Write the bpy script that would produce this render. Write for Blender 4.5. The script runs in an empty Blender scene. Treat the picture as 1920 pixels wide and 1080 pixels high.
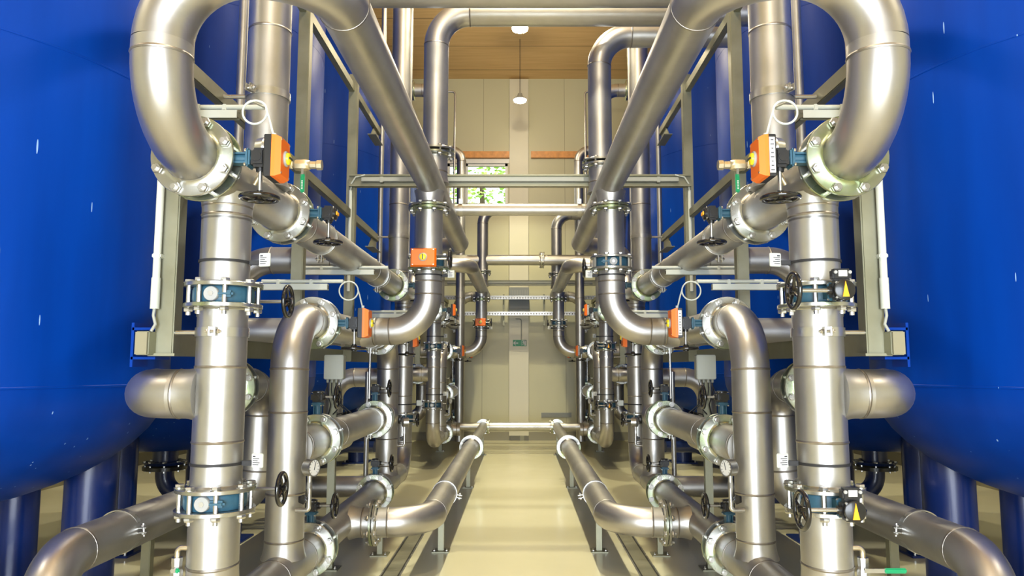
import bpy, bmesh, math, random
from mathutils import Vector, Matrix
random.seed(7)
PI = math.pi
C = bpy.context.scene.collection
V = Vector

# ------------------------------------------------------------------ materials
MATS = {}
def new_mat(name):
    m = bpy.data.materials.new(name); m.use_nodes = True
    nt = m.node_tree; b = nt.nodes['Principled BSDF']
    MATS[name] = m
    return m, nt, b
def N(nt, t, **kw):
    n = nt.nodes.new(t)
    for k, v in kw.items():
        if k in n.inputs: n.inputs[k].default_value = v
        else: setattr(n, k, v)
    return n
def simple(name, col, rough=.5, metal=0., coat=0., emit=None, es=0., var=0., vscale=8., bump=0.):
    m, nt, b = new_mat(name)
    b.inputs['Base Color'].default_value = (*col, 1)
    b.inputs['Roughness'].default_value = rough
    b.inputs['Metallic'].default_value = metal
    b.inputs['Coat Weight'].default_value = coat
    if emit:
        b.inputs['Emission Color'].default_value = (*emit, 1)
        b.inputs['Emission Strength'].default_value = es
    if var or bump:
        tc = N(nt, 'ShaderNodeTexCoord')
        no = N(nt, 'ShaderNodeTexNoise'); no.inputs['Scale'].default_value = vscale; no.inputs['Detail'].default_value = 6
        nt.links.new(tc.outputs['Object'], no.inputs['Vector'])
        if var:
            r = N(nt, 'ShaderNodeValToRGB')
            r.color_ramp.elements[0].position = .3; r.color_ramp.elements[1].position = .7
            r.color_ramp.elements[0].color = (*[c*(1-var) for c in col], 1)
            r.color_ramp.elements[1].color = (*[min(1, c*(1+var)) for c in col], 1)
            nt.links.new(no.outputs['Fac'], r.inputs['Fac']); nt.links.new(r.outputs['Color'], b.inputs['Base Color'])
        if bump:
            bp = N(nt, 'ShaderNodeBump'); bp.inputs['Strength'].default_value = bump; bp.inputs['Distance'].default_value = .01
            nt.links.new(no.outputs['Fac'], bp.inputs['Height']); nt.links.new(bp.outputs['Normal'], b.inputs['Normal'])
    return m

def steel(name, c0, c1, r0, r1, scale=3.2, streak=True):
    m, nt, b = new_mat(name)
    b.inputs['Metallic'].default_value = .93
    tc = N(nt, 'ShaderNodeTexCoord')
    no = N(nt, 'ShaderNodeTexNoise'); no.inputs['Scale'].default_value = scale; no.inputs['Detail'].default_value = 5; no.inputs['Roughness'].default_value = .6
    nt.links.new(tc.outputs['Object'], no.inputs['Vector'])
    r = N(nt, 'ShaderNodeValToRGB'); r.color_ramp.elements[0].position = .32; r.color_ramp.elements[1].position = .68
    r.color_ramp.elements[0].color = (*c0, 1); r.color_ramp.elements[1].color = (*c1, 1)
    nt.links.new(no.outputs['Fac'], r.inputs['Fac'])
    # fine mill texture
    n2 = N(nt, 'ShaderNodeTexNoise'); n2.inputs['Scale'].default_value = 4; n2.inputs['Detail'].default_value = 2
    nt.links.new(tc.outputs['Object'], n2.inputs['Vector'])
    mr = N(nt, 'ShaderNodeMapRange'); mr.inputs['To Min'].default_value = r0; mr.inputs['To Max'].default_value = r1
    mr.inputs['From Min'].default_value = .3; mr.inputs['From Max'].default_value = .7
    nt.links.new(n2.outputs['Fac'], mr.inputs['Value']); nt.links.new(mr.outputs['Result'], b.inputs['Roughness'])
    # small dark scuffs
    vo = N(nt, 'ShaderNodeTexNoise'); vo.inputs['Scale'].default_value = 14; vo.inputs['Detail'].default_value = 8; vo.inputs['Roughness'].default_value = .7
    nt.links.new(tc.outputs['Object'], vo.inputs['Vector'])
    r2 = N(nt, 'ShaderNodeValToRGB'); r2.color_ramp.elements[0].position = .20; r2.color_ramp.elements[1].position = .31
    r2.color_ramp.elements[0].color = (.72, .68, .63, 1); r2.color_ramp.elements[1].color = (1, 1, 1, 1)
    nt.links.new(vo.outputs['Fac'], r2.inputs['Fac'])
    mx = N(nt, 'ShaderNodeMix', data_type='RGBA', blend_type='MULTIPLY'); mx.inputs[0].default_value = 1
    nt.links.new(r.outputs['Color'], mx.inputs[6]); nt.links.new(r2.outputs['Color'], mx.inputs[7])
    nt.links.new(mx.outputs[2], b.inputs['Base Color'])
    return m
steel('pipe_steel', (.44, .43, .405), (.54, .53, .51), .36, .45)
steel('elbow_steel', (.43, .415, .40), (.52, .505, .49), .33, .42, 2.2)
steel('flange_steel', (.34, .41, .23), (.47, .47, .44), .24, .31, 3)
_r = [n for n in MATS['flange_steel'].node_tree.nodes if n.type == 'VALTORGB'][0]; _r.color_ramp.elements[0].position = .36; _r.color_ramp.elements[1].position = .54
steel('weld_steel', (.24, .215, .185), (.40, .375, .34), .35, .5, 9)
steel('bolt_steel', (.50, .50, .48), (.60, .59, .56), .25, .32, 3)
steel('frame_steel', (.24, .235, .16), (.30, .295, .215), .42, .5, 4)
MATS['frame_steel'].node_tree.nodes['Principled BSDF'].inputs['Metallic'].default_value = .75
steel('brass_fitting', (.62, .54, .40), (.72, .66, .52), .25, .35, 20)
simple('black_plastic', (.012, .012, .013), .32, coat=.2)
simple('black_gloss', (.008, .008, .009), .15, coat=.6)
simple('cast_blue', (.03, .105, .165), .45, var=.12, vscale=30, bump=.1)
simple('orange_plastic', (1.0, .19, .0), .45)
simple('yellow_plastic', (.95, .75, .02), .35)
simple('pointer_amber', (.98, .45, .01), .4)
simple('white_plastic', (.60, .63, .57), .4)
simple('grey_plastic', (.36, .37, .33), .45)
simple('paper_white', (.72, .73, .72), .5)
simple('ink', (.05, .05, .06), .6)
simple('cap_white', (.38, .39, .39), .45)
simple('green_handle', (.005, .30, .12), .35)
simple('rubber', (.02, .02, .022), .6)
simple('dark_blue_paint', (.008, .02, .09), .3, coat=.3)
simple('leg_blue', (.0, .016, .12), .32, coat=.15)
simple('baseboard_paint', (.26, .24, .16), .4)
simple('white_frame', (.82, .83, .80), .35)
simple('sign_green', (.0, .25, .08), .4)
simple('vent_grey', (.28, .30, .30), .5)
simple('beam_wood', (.72, .32, .09), .45, var=.15, vscale=12)
simple('bark', (.10, .07, .04), .9)
simple('grass_out', (.12, .25, .04), .9, var=.3, vscale=3)
simple('dark_void', (.01, .01, .01), .7)

def tank_paint():
    m, nt, b = new_mat('tank_blue')
    b.inputs['Roughness'].default_value = .40; b.inputs['Specular IOR Level'].default_value = .12
    b.inputs['Coat Weight'].default_value = .02; b.inputs['Coat Roughness'].default_value = .25
    tc = N(nt, 'ShaderNodeTexCoord')
    mp = N(nt, 'ShaderNodeMapping'); mp.inputs['Scale'].default_value = (1, 1, .12)
    nt.links.new(tc.outputs['Object'], mp.inputs['Vector'])
    no = N(nt, 'ShaderNodeTexNoise'); no.inputs['Scale'].default_value = 5; no.inputs['Detail'].default_value = 6
    nt.links.new(mp.outputs['Vector'], no.inputs['Vector'])
    r = N(nt, 'ShaderNodeValToRGB'); r.color_ramp.elements[0].position = .3; r.color_ramp.elements[1].position = .75
    r.color_ramp.elements[0].color = (.0, .031, .26, 1); r.color_ramp.elements[1].color = (.0, .043, .345, 1)
    nt.links.new(no.outputs['Fac'], r.inputs['Fac'])
    # sparse pale chips and vertical scratches
    mp2 = N(nt, 'ShaderNodeMapping'); mp2.inputs['Scale'].default_value = (14, 14, 1.5)
    nt.links.new(tc.outputs['Object'], mp2.inputs['Vector'])
    vo = N(nt, 'ShaderNodeTexVoronoi'); vo.inputs['Scale'].default_value = 1
    nt.links.new(mp2.outputs['Vector'], vo.inputs['Vector'])
    lt = N(nt, 'ShaderNodeMath', operation='LESS_THAN'); lt.inputs[1].default_value = .055
    nt.links.new(vo.outputs['Distance'], lt.inputs[0])
    mx = N(nt, 'ShaderNodeMix', data_type='RGBA')
    mx.inputs[7].default_value = (.25, .40, .70, 1)
    nt.links.new(lt.outputs[0], mx.inputs[0]); nt.links.new(r.outputs['Color'], mx.inputs[6])
    nt.links.new(mx.outputs[2], b.inputs['Base Color'])
tank_paint()

def wall_mat():
    m, nt, b = new_mat('wall_panel')
    b.inputs['Roughness'].default_value = .42
    tc = N(nt, 'ShaderNodeTexCoord'); sp = N(nt, 'ShaderNodeSeparateXYZ')
    nt.links.new(tc.outputs['Object'], sp.inputs[0])
    ad = N(nt, 'ShaderNodeMath', operation='ADD'); nt.links.new(sp.outputs['X'], ad.inputs[0]); nt.links.new(sp.outputs['Y'], ad.inputs[1])
    def joint(src, period, w, off=0.):
        a = N(nt, 'ShaderNodeMath', operation='ADD'); a.inputs[1].default_value = off; nt.links.new(src, a.inputs[0])
        md = N(nt, 'ShaderNodeMath', operation='PINGPONG'); md.inputs[1].default_value = period/2
        nt.links.new(a.outputs[0], md.inputs[0])
        l = N(nt, 'ShaderNodeMath', operation='LESS_THAN'); l.inputs[1].default_value = w; nt.links.new(md.outputs[0], l.inputs[0])
        return l.outputs[0]
    j = joint(ad.outputs[0], .93, .006)
    mx = N(nt, 'ShaderNodeMix', data_type='RGBA')
    mx.inputs[6].default_value = (.56, .54, .36, 1); mx.inputs[7].default_value = (.34, .32, .21, 1)
    nt.links.new(j, mx.inputs[0]); nt.links.new(mx.outputs[2], b.inputs['Base Color'])
wall_mat()
simple('column_paint', (.70, .67, .52), .4)

def wood_ceiling():
    m, nt, b = new_mat('wood_ceiling')
    b.inputs['Roughness'].default_value = .5
    tc = N(nt, 'ShaderNodeTexCoord'); sp = N(nt, 'ShaderNodeSeparateXYZ'); nt.links.new(tc.outputs['Object'], sp.inputs[0])
    mp = N(nt, 'ShaderNodeMapping'); mp.inputs['Scale'].default_value = (.5, 9, 1); nt.links.new(tc.outputs['Object'], mp.inputs['Vector'])
    no = N(nt, 'ShaderNodeTexNoise'); no.inputs['Scale'].default_value = 2.5; no.inputs['Detail'].default_value = 8
    nt.links.new(mp.outputs['Vector'], no.inputs['Vector'])
    r = N(nt, 'ShaderNodeValToRGB'); r.color_ramp.elements[0].position = .3; r.color_ramp.elements[1].position = .7
    r.color_ramp.elements[0].color = (.70, .44, .17, 1); r.color_ramp.elements[1].color = (.82, .55, .24, 1)
    nt.links.new(no.outputs['Fac'], r.inputs['Fac'])
    md = N(nt, 'ShaderNodeMath', operation='PINGPONG'); md.inputs[1].default_value = .62; nt.links.new(sp.outputs['Y'], md.inputs[0])
    l = N(nt, 'ShaderNodeMath', operation='LESS_THAN'); l.inputs[1].default_value = .012; nt.links.new(md.outputs[0], l.inputs[0])
    vo = N(nt, 'ShaderNodeTexVoronoi'); vo.inputs['Scale'].default_value = 1.6; nt.links.new(tc.outputs['Object'], vo.inputs['Vector'])
    lk = N(nt, 'ShaderNodeMath', operation='LESS_THAN'); lk.inputs[1].default_value = .03; nt.links.new(vo.outputs['Distance'], lk.inputs[0])
    mxx = N(nt, 'ShaderNodeMath', operation='MAXIMUM'); nt.links.new(l.outputs[0], mxx.inputs[0]); nt.links.new(lk.outputs[0], mxx.inputs[1])
    mx = N(nt, 'ShaderNodeMix', data_type='RGBA'); mx.inputs[7].default_value = (.26, .13, .05, 1)
    nt.links.new(mxx.outputs[0], mx.inputs[0]); nt.links.new(r.outputs['Color'], mx.inputs[6]); nt.links.new(mx.outputs[2], b.inputs['Base Color'])
wood_ceiling()

def floor_mat():
    m, nt, b = new_mat('floor_epoxy')
    b.inputs['Coat Weight'].default_value = .15; b.inputs['Coat Roughness'].default_value = .1
    tc = N(nt, 'ShaderNodeTexCoord')
    no = N(nt, 'ShaderNodeTexNoise'); no.inputs['Scale'].default_value = .9; no.inputs['Detail'].default_value = 5
    nt.links.new(tc.outputs['Object'], no.inputs['Vector'])
    r = N(nt, 'ShaderNodeValToRGB'); r.color_ramp.elements[0].position = .3; r.color_ramp.elements[1].position = .7
    r.color_ramp.elements[0].color = (.66, .63, .42, 1); r.color_ramp.elements[1].color = (.71, .68, .47, 1)
    nt.links.new(no.outputs['Fac'], r.inputs['Fac']); nt.links.new(r.outputs['Color'], b.inputs['Base Color'])
    n2 = N(nt, 'ShaderNodeTexNoise'); n2.inputs['Scale'].default_value = 3; n2.inputs['Detail'].default_value = 6
    nt.links.new(tc.outputs['Object'], n2.inputs['Vector'])
    mr = N(nt, 'ShaderNodeMapRange'); mr.inputs['To Min'].default_value = .22; mr.inputs['To Max'].default_value = .27
    nt.links.new(n2.outputs['Fac'], mr.inputs['Value']); nt.links.new(mr.outputs['Result'], b.inputs['Roughness'])
    bp = N(nt, 'ShaderNodeBump'); bp.inputs['Strength'].default_value = .02; bp.inputs['Distance'].default_value = .02
    nt.links.new(n2.outputs['Fac'], bp.inputs['Height']); nt.links.new(bp.outputs['Normal'], b.inputs['Normal'])
floor_mat()
def leaf_mat(name, c):
    m, nt, b = new_mat(name)
    b.inputs['Base Color'].default_value = (*c, 1); b.inputs['Roughness'].default_value = .6
leaf_mat('leaf_green', (.22, .42, .03)); leaf_mat('leaf_pale', (.45, .60, .12))
def glass_mat():
    m, nt, b = new_mat('window_glass')
    b.inputs['Transmission Weight'].default_value = 1; b.inputs['Roughness'].default_value = 0; b.inputs['IOR'].default_value = 1.05
    b.inputs['Base Color'].default_value = (1, 1, 1, 1)
glass_mat()
simple('lamp_glow', (1, .95, .85), .4, emit=(1, .86, .62), es=30)

# ------------------------------------------------------------------ mesh builder
SX = 1; YM = False; YC = 6.04; YO = 0.0       # side (+1 keeps the drawn side, -1 mirrors it), bay mirror, bay offset
def T(p):
    x, y, z = p
    if YM: y = 2*YC - y
    return V((x*SX, y+YO, z))

def basis(a):
    a = V(a).normalized()
    h = V((0, 0, 1)) if abs(a.z) < .9 else V((0, 1, 0))
    u = h.cross(a).normalized(); v = a.cross(u).normalized()
    return a, u, v

class MB:
    def __init__(s): s.v = []; s.f = []; s.m = []; s.mats = []
    def mi(s, mat):
        if mat not in s.mats: s.mats.append(mat)
        return s.mats.index(mat)
    def add(s, vs, fs, mat):
        o = len(s.v); i = s.mi(mat)
        s.v += [V(p) for p in vs]
        for f in fs: s.f.append([o+k for k in f]); s.m.append(i)
    def sweep(s, pts, r, mat, seg=24, cap=True, closed=False):
        pts = [V(p) for p in pts]; n = len(pts)
        rs = r if isinstance(r, (list, tuple)) else [r]*n
        tan = []
        for i in range(n):
            if closed: t = pts[(i+1) % n]-pts[i-1]
            else: t = (pts[min(i+1, n-1)]-pts[max(i-1, 0)])
            tan.append(t.normalized())
        a, u, v = basis(tan[0]); vs = []
        for i in range(n):
            if i:
                q = tan[i-1].rotation_difference(tan[i]); u = q @ u
                u = (u - tan[i]*u.dot(tan[i])).normalized()
            w = tan[i].cross(u)
            for k in range(seg):
                an = 2*PI*k/seg
                vs.append(pts[i]+(u*math.cos(an)+w*math.sin(an))*rs[i])
        fs = []
        for i in range(n if closed else n-1):
            j = (i+1) % n
            for k in range(seg):
                l = (k+1) % seg
                fs.append([i*seg+k, i*seg+l, j*seg+l, j*seg+k])
        if cap and not closed:
            fs.append(list(range(seg))[::-1]); fs.append([(n-1)*seg+k for k in range(seg)])
        s.add(vs, fs, mat)
    def cyl(s, a, b, r, mat, seg=24, r2=None): s.sweep([a, b], [r, r if r2 is None else r2], mat, seg)
    def lathe(s, c, axis, prof, mat, seg=32):
        """prof: [(distance along the axis, radius)]; closed profile when first == last"""
        a, u, v = basis(axis); c = V(c); vs = []; n = len(prof)
        closed = prof[0] == prof[-1]
        P_ = prof[:-1] if closed else prof
        m = len(P_)
        for d, r in P_:
            for k in range(seg):
                an = 2*PI*k/seg
                vs.append(c+a*d+(u*math.cos(an)+v*math.sin(an))*max(r, 1e-5))
        fs = []
        for i in range(m if closed else m-1):
            j = (i+1) % m
            for k in range(seg):
                l = (k+1) % seg
                fs.append([i*seg+k, i*seg+l, j*seg+l, j*seg+k])
        if not closed:
            fs.append(list(range(seg))[::-1]); fs.append([(m-1)*seg+k for k in range(seg)])
        s.add(vs, fs, mat)
    def box(s, c, size, mat, rot=None, bev=0.):
        c = V(c); x, y, z = [q/2 for q in size]
        M = rot or Matrix.Identity(3)
        if bev:
            b = min(bev, x*.9, y*.9, z*.9)
            bm = bmesh.new(); bmesh.ops.create_cube(bm, size=1)
            for q in bm.verts: q.co = V((q.co.x*2*x, q.co.y*2*y, q.co.z*2*z))
            bmesh.ops.bevel(bm, geom=bm.edges[:], offset=b, segments=2, affect='EDGES')
            bm.verts.index_update()
            vs = [c+M @ q.co for q in bm.verts]; fs = [[q.index for q in f.verts] for f in bm.faces]
            bm.free(); s.add(vs, fs, mat); return
        vs = [c+M @ V((i*x, j*y, k*z)) for i in (-1, 1) for j in (-1, 1) for k in (-1, 1)]
        s.add(vs, [[0, 1, 3, 2], [4, 6, 7, 5], [0, 4, 5, 1], [2, 3, 7, 6], [0, 2, 6, 4], [1, 5, 7, 3]], mat)
    def torus(s, c, axis, R, r, mat, seg=32, ms=8):
        a, u, v = basis(axis); c = V(c)
        s.sweep([c+(u*math.cos(2*PI*k/seg)+v*math.sin(2*PI*k/seg))*R for k in range(seg)], r, mat, ms, closed=True)
    def prism(s, pts, d, mat):
        """polygon pts (3-D, planar) extruded by vector d"""
        n = len(pts); d = V(d); vs = [V(p) for p in pts]+[V(p)+d for p in pts]
        s.add(vs, [list(range(n))[::-1], list(range(n, 2*n))]+[[i, (i+1) % n, n+(i+1) % n, n+i] for i in range(n)], mat)
    def hexa(s, c, axis, r, h, mat): s.lathe(c, axis, [(0, r*.9), (h*.15, r), (h*.85, r), (h, r*.9)], mat, 6)
    def build(s, name, parent=None, angle=38):
        org = parent_origin(parent) if parent is not None else V((0, 0, 0))
        me = bpy.data.meshes.new(name)
        me.from_pydata([tuple(T(p)-org) for p in s.v], [], s.f)
        for mt in s.mats: me.materials.append(MATS[mt])
        me.polygons.foreach_set('material_index', s.m)
        bm = bmesh.new(); bm.from_mesh(me); bmesh.ops.recalc_face_normals(bm, faces=bm.faces[:]); bm.to_mesh(me); bm.free()
        me.polygons.foreach_set('use_smooth', [True]*len(me.polygons))
        me.set_sharp_from_angle(angle=math.radians(angle))
        o = bpy.data.objects.new(name, me); C.objects.link(o)
        if parent is not None: o.parent = parent
        return o
ORG = {}
def parent_origin(p):
    while p.parent is not None: p = p.parent
    return ORG.get(p.name, V((0, 0, 0)))
def tag(o, label=None, cat=None, group=None, kind=None):
    if label: o['label'] = label
    if cat: o['category'] = cat
    if group: o['group'] = group
    if kind: o['kind'] = kind
    return o
def thing(name, label, cat, loc, group=None):
    o = bpy.data.objects.new(name, None); o.empty_display_size = .1; C.objects.link(o)
    w = T(loc); o.location = w; ORG[o.name] = w
    return tag(o, label, cat, group)
def solo(mb, name, label, cat, loc, group=None):
    """a thing that is one mesh, its origin at loc"""
    t = mb.build(name)
    w = T(loc)
    for q in t.data.vertices: q.co -= w
    t.location = w
    return tag(t, label, cat, group)
def struct(mb, name): return tag(mb.build(name), kind='structure')

R_ = .1095; RE = .3
def fillet(pts, R):
    """-> [('s', a, b) | ('e', [points])]"""
    pts = [V(p) for p in pts]; out = []; cur = pts[0]
    for i in range(1, len(pts)-1):
        p = pts[i]; d0 = (p-pts[i-1]).normalized(); d1 = (pts[i+1]-p).normalized()
        ang = d0.angle(d1); t = R*math.tan(ang/2)
        a = p-d0*t; b = p+d1*t
        if (a-cur).length > .004: out.append(('s', cur, a))
        nrm = (d1-d0*d1.dot(d0)).normalized(); cen = a+nrm*R
        n = 12; arc = []
        ax = d0.cross(d1).normalized()
        for k in range(n+1):
            arc.append(cen+(Matrix.Rotation(ang*k/n, 3, ax) @ (a-cen)))
        out.append(('e', arc)); cur = b
    if (pts[-1]-cur).length > .004: out.append(('s', cur, pts[-1]))
    return out
def run(root, pts, r=R_, R=RE, welds=(), seg=28, seam=True):
    """straight sections, elbows and weld seams of a pipe run as parts of root"""
    segs = fillet(pts, R); prev = None
    for s in segs:
        if s[0] == 's':
            m = MB(); m.cyl(s[1], s[2], r, 'pipe_steel', seg); m.build('straight_section', root)
        else:
            m = MB(); m.sweep(s[1], r, 'elbow_steel', seg); m.build('elbow', root)
        st = s[1] if s[0] == 's' else s[1][0]
        short = prev is not None and prev[0] == 's' and (prev[2]-prev[1]).length < .075
        if prev is not None and seam and not short:
            q = (s[2]-s[1]) if s[0] == 's' else (s[1][1]-s[1][0])
            weld(root, st, q, r)
        prev = s
    for c, a in welds: weld(root, c, a, r)
def weld(root, c, a, r=R_):
    m = MB()
    m.lathe(c, a, [(-.007, r-.002), (-.006, r+.0015), (0, r+.0038), (.006, r+.0015), (.007, r-.002), (0, r-.004), (-.007, r-.002)], 'weld_steel', 28)
    m.build('weld_seam', root)
def tee(root, p, d, L, r=R_, r0=R_):
    """flared branch leaving a pipe centre p along d, ending L from the centre"""
    p = V(p); d = V(d).normalized(); m = MB()
    prof = [(r0*.70, r*1.16), (r0*.95, r*1.075), (r0*1.15, r*1.03), (r0*1.35, r*1.005), (r0*1.6, r), (L, r)]
    m.lathe(p, d, prof, 'pipe_steel', 28); m.build('branch_stub', root)
    if L > r0*1.7: weld(root, p+d*(r0*1.62), d, r)
def flange(root, c, a, r=R_, side=1, t=.018, fr=.17):
    """flange disc with its inner face at c, lying towards side*a"""
    a = V(a).normalized()*side; m = MB()
    m.lathe(c, a, [(0, r-.01), (0, fr-.002), (.002, fr), (t-.002, fr), (t, fr-.002), (t, r+.022), (t+.004, r+.004), (t+.01, r-.001), (t+.01, r-.01), (0, r-.01)], 'flange_steel', 48)
    return m.build('flange', root)
def bolts(parent, c, a, gap, t=.018, pcr=.147, n=8, ph=.5, s=1.):
    c = V(c); a, u, v = basis(a)
    for k in range(n):
        an = 2*PI*(k+ph)/n; q = c+(u*math.cos(an)+v*math.sin(an))*pcr; h = gap/2+t
        m = MB(); m.cyl(q-a*(h+.034*s), q+a*(h+.012*s), .011*s, 'bolt_steel', 8)
        m.hexa(q+a*(h+.002), a, .021*s, .014*s, 'bolt_steel'); m.hexa(q-a*(h+.019*s), a, .021*s, .018*s, 'bolt_steel')
        m.lathe(q+a*h, a, [(-.0005, .0245*s), (.003, .0245*s)], 'bolt_steel', 12)
        m.build('bolt', parent)
def joint(ra, rb, c, a, gap=.075, r=R_, fr=.17, n=8, ph=.5):
    """two flanges facing each other across gap, bolted; ra owns the one on the -a side"""
    a = V(a).normalized(); c = V(c)
    f1 = flange(ra, c-a*gap/2, a, r, -1, fr=fr); flange(rb, c+a*gap/2, a, r, 1, fr=fr)
    bolts(f1, c, a, gap, n=n, ph=ph, pcr=fr-.023)

def frame3(s, w):
    s = V(s).normalized(); w = V(w).normalized(); k = s.cross(w)
    return Matrix((s, w, k)).transposed()      # local x = stem, y = wheel, z = third

def handwheel(root, c, w, R=.084, mat='black_gloss'):
    a, u, v = basis(w); m = MB()
    m.torus(c, w, R-.01, .0105, mat, 40, 10)
    c = V(c)
    m.lathe(c, w, [(-.022, .017), (-.018, .02), (.014, .02), (.018, .012)], mat, 16)
    for k in range(4):
        d = u*math.cos(PI/2*k+.5)+v*math.sin(PI/2*k+.5)
        pts = [c+d*(R*q)+a*z for q, z in ((.15, 0), (.45, .004), (.7, .003), (.88, 0))]
        m.sweep(pts, [.0085, .007, .0065, .007], mat, 8)
    return m.build('hand_wheel', root)

def valve(name, label, c, axis, stem, wheel, kind, group, off=0., woff=.2, gap=.075, plate=False, face=None, wpos=None):
    """wafer butterfly valve: ring body, neck along stem, gear box, optional orange position box, hand wheel along wheel"""
    c = V(c); s = V(stem).normalized(); w = V(wheel).normalized(); M = frame3(s, w)
    t = thing(name, label, 'valve', c, group)
    m = MB(); g = gap/2-.001
    m.lathe(c, axis, [(-g, .085), (-g, .128), (-g*.6, .134), (g*.6, .134), (g, .128), (g, .085), (-g, .085)], 'cast_blue', 40)
    # lugs
    a, u, v = basis(axis)
    for k in (0, 4):
        an = 2*PI*(k+.5)/8
    m.box(c+s*.155, (.05, .034, .034) if abs(V(axis).dot(w)) > .5 else (.05, .034, .034), 'cast_blue', M, .006)
    m.build('valve_body', t)
    m = MB(); n0 = .13; n1 = .232+off
    m.cyl(c+s*n0, c+s*n1, .022, 'cast_blue', 16); m.box(c+s*(n1-.012), (.02, .078, .078), 'cast_blue', M, .008)
    for i in (-1, 1):
        for j in (-1, 1):
            m.hexa(c+s*(n1-.026)+M @ V((0, i*.03, j*.03)), s, .007, .008, 'bolt_steel')
    for q in (-.012, .012): m.box(c+s*(n0+(n1-n0)*.4)+M @ V((0, q*1.6, 0)), (n1-n0, .007, .05), 'cast_blue', M)
    m.build('neck', t)
    m = MB()
    m.box(c+s*(n1+.033), (.062, .082, .082), 'black_plastic', M, .012)
    m.lathe(c+s*(n1+.03)+w*.0, M @ V((0, 0, 1)), [(-.046, .02), (.046, .02)], 'black_plastic', 16)
    m.lathe(c+s*(n1+.062), s, [(0, .036), (.008, .036), (.012, .03)], 'black_plastic', 24)
    for i in (-1, 1):
        for j in (-1, 1): m.hexa(c+s*(n1+.063)+M @ V((0, i*.031, j*.031)), s, .006, .005, 'bolt_steel')
    gb = m.build('gear_box', t)
    e = n1+.066
    if kind == 'orange':
        # long side of the box vertical unless it faces the camera
        wd, hd = (.145, .2) if face is None else face
        m = MB(); y, z = wd/2, hd/2
        # local y = wheel direction, z = third direction
        P4 = lambda d, yy, zz, bx=0: [c+M @ V((d, i*yy, j*zz)) for i, j in ((-1, -1), (1, -1), (1, 1), (-1, 1))]
        def loft(d0, y0, z0, d1, y1, z1, mat):
            m.add(P4(d0, y0, z0)+P4(d1, y1, z1), [[3, 2, 1, 0], [4, 5, 6, 7], [0, 1, 5, 4], [1, 2, 6, 5], [2, 3, 7, 6], [3, 0, 4, 7]], mat)
        loft(e, y*.96, z*.96, e+.004, y, z, 'black_plastic'); loft(e+.004, y, z, e+.030, y, z, 'black_plastic')
        m.build('back_housing', t)
        m = MB()
        loft(e+.031, y, z, e+.046, y*.99, z*.99, 'orange_plastic'); loft(e+.046, y*.99, z*.99, e+.070, y*.88, z*.86, 'orange_plastic')
        for i in (-1, 1):
            for j in (-1, 1): m.hexa(c+s*(e+.0692)+M @ V((0, i*y*.8, j*z*.8)), s, .005, .003, 'bolt_steel')
        m.build('orange_lid', t)
        m = MB()
        m.lathe(c+s*(e+.070), s, [(0, .032), (.004, .034), (.010, .03), (.010, .026)], 'cap_white', 28)
        m.lathe(c+s*(e+.080), s, [(0, .026), (.009, .024), (.013, .015), (.014, .0)], 'yellow_plastic', 28)
        m.box(c+s*(e+.094), (.004, .008, .04), 'black_plastic', M)
        m.build('position_indicator', t)
        if plate:
            m = MB()
            m.box(c+M @ V((e+.018, 0, -(z+.001))), (.024, y*1.7, .002), 'paper_white', M)
            for q in range(8):
                m.box(c+M @ V((e+.018, y*.72-.018*q, -(z+.0025))), (.015-.004*(q % 3), .004, .001), 'ink', M)
            m.build('label_plate', t)
        e2 = e+.078
    elif kind == 'pointer':
        m = MB()
        m.lathe(c+s*e, s, [(0, .043), (.01, .043), (.013, .038)], 'black_plastic', 28); m.build('cover', t)
        m = MB(); d = e+.0135
        m.prism([c+M @ V((d, 0, .036)), c+M @ V((d, -.014, -.03)), c+M @ V((d, .014, -.03))], s*.004, 'pointer_amber')
        m.build('pointer', t)
        m = MB(); m.box(c+M @ V((n1+.035, 0, .066)), (.045, .08, .05), 'black_plastic', M, .008)
        m.box(c+M @ V((n1+.0585, 0, .07)), (.004, .036, .026), 'paper_white', M)
        for i in (-1, 1): m.lathe(c+M @ V((n1+.057, i*.03, .075)), s, [(0, .008), (.006, .007)], 'cap_white', 10)
        m.build('limit_box', t)
    elif kind == 'gear':
        m = MB(); m.lathe(c+s*e, s, [(0, .034), (.01, .034), (.013, .03)], 'black_plastic', 24); m.build('cover', t)
        m = MB(); m.box(c+s*(e+.016), (.008, .02, .05), 'pointer_amber', M, .002); m.build('pointer', t)
    # wheel
    if wpos is None: wc0 = c+s*(n1+.034)
    else: wc0 = c+s*(n1+.034)+V(wpos)
    m = MB(); m.cyl(wc0+w*.03, wc0+w*(woff+.0), .0085, 'bolt_steel', 12); m.cyl(wc0+w*.036, wc0+w*.055, .018, 'black_plastic', 16)
    m.cyl(wc0+w*(woff-.03), wc0+w*(woff+.0), .013, 'black_plastic', 12)
    m.build('wheel_shaft', t)
    handwheel(t, wc0+w*woff, w)
    return t
def cap_front(t, c, s):
    """plain round end cap with socket screw on the valve ring, seen from the front"""
    c = V(c); m = MB(); M = frame3(s, (1, 0, 0))
    m.lathe(c+V(s)*.128, s, [(0, .033), (.018, .033), (.022, .03), (.022, .014)], 'cap_white', 28)
    m.lathe(c+V(s)*.146, s, [(0, .012), (.007, .012)], 'bolt_steel', 6)
    m.build('bearing_cap', t)
    m = MB(); m.box(c+V(s)*.133+V((.035, 0, 0)), (.03, .12, .03), 'cast_blue', M, .01); m.build('lug', t)

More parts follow.
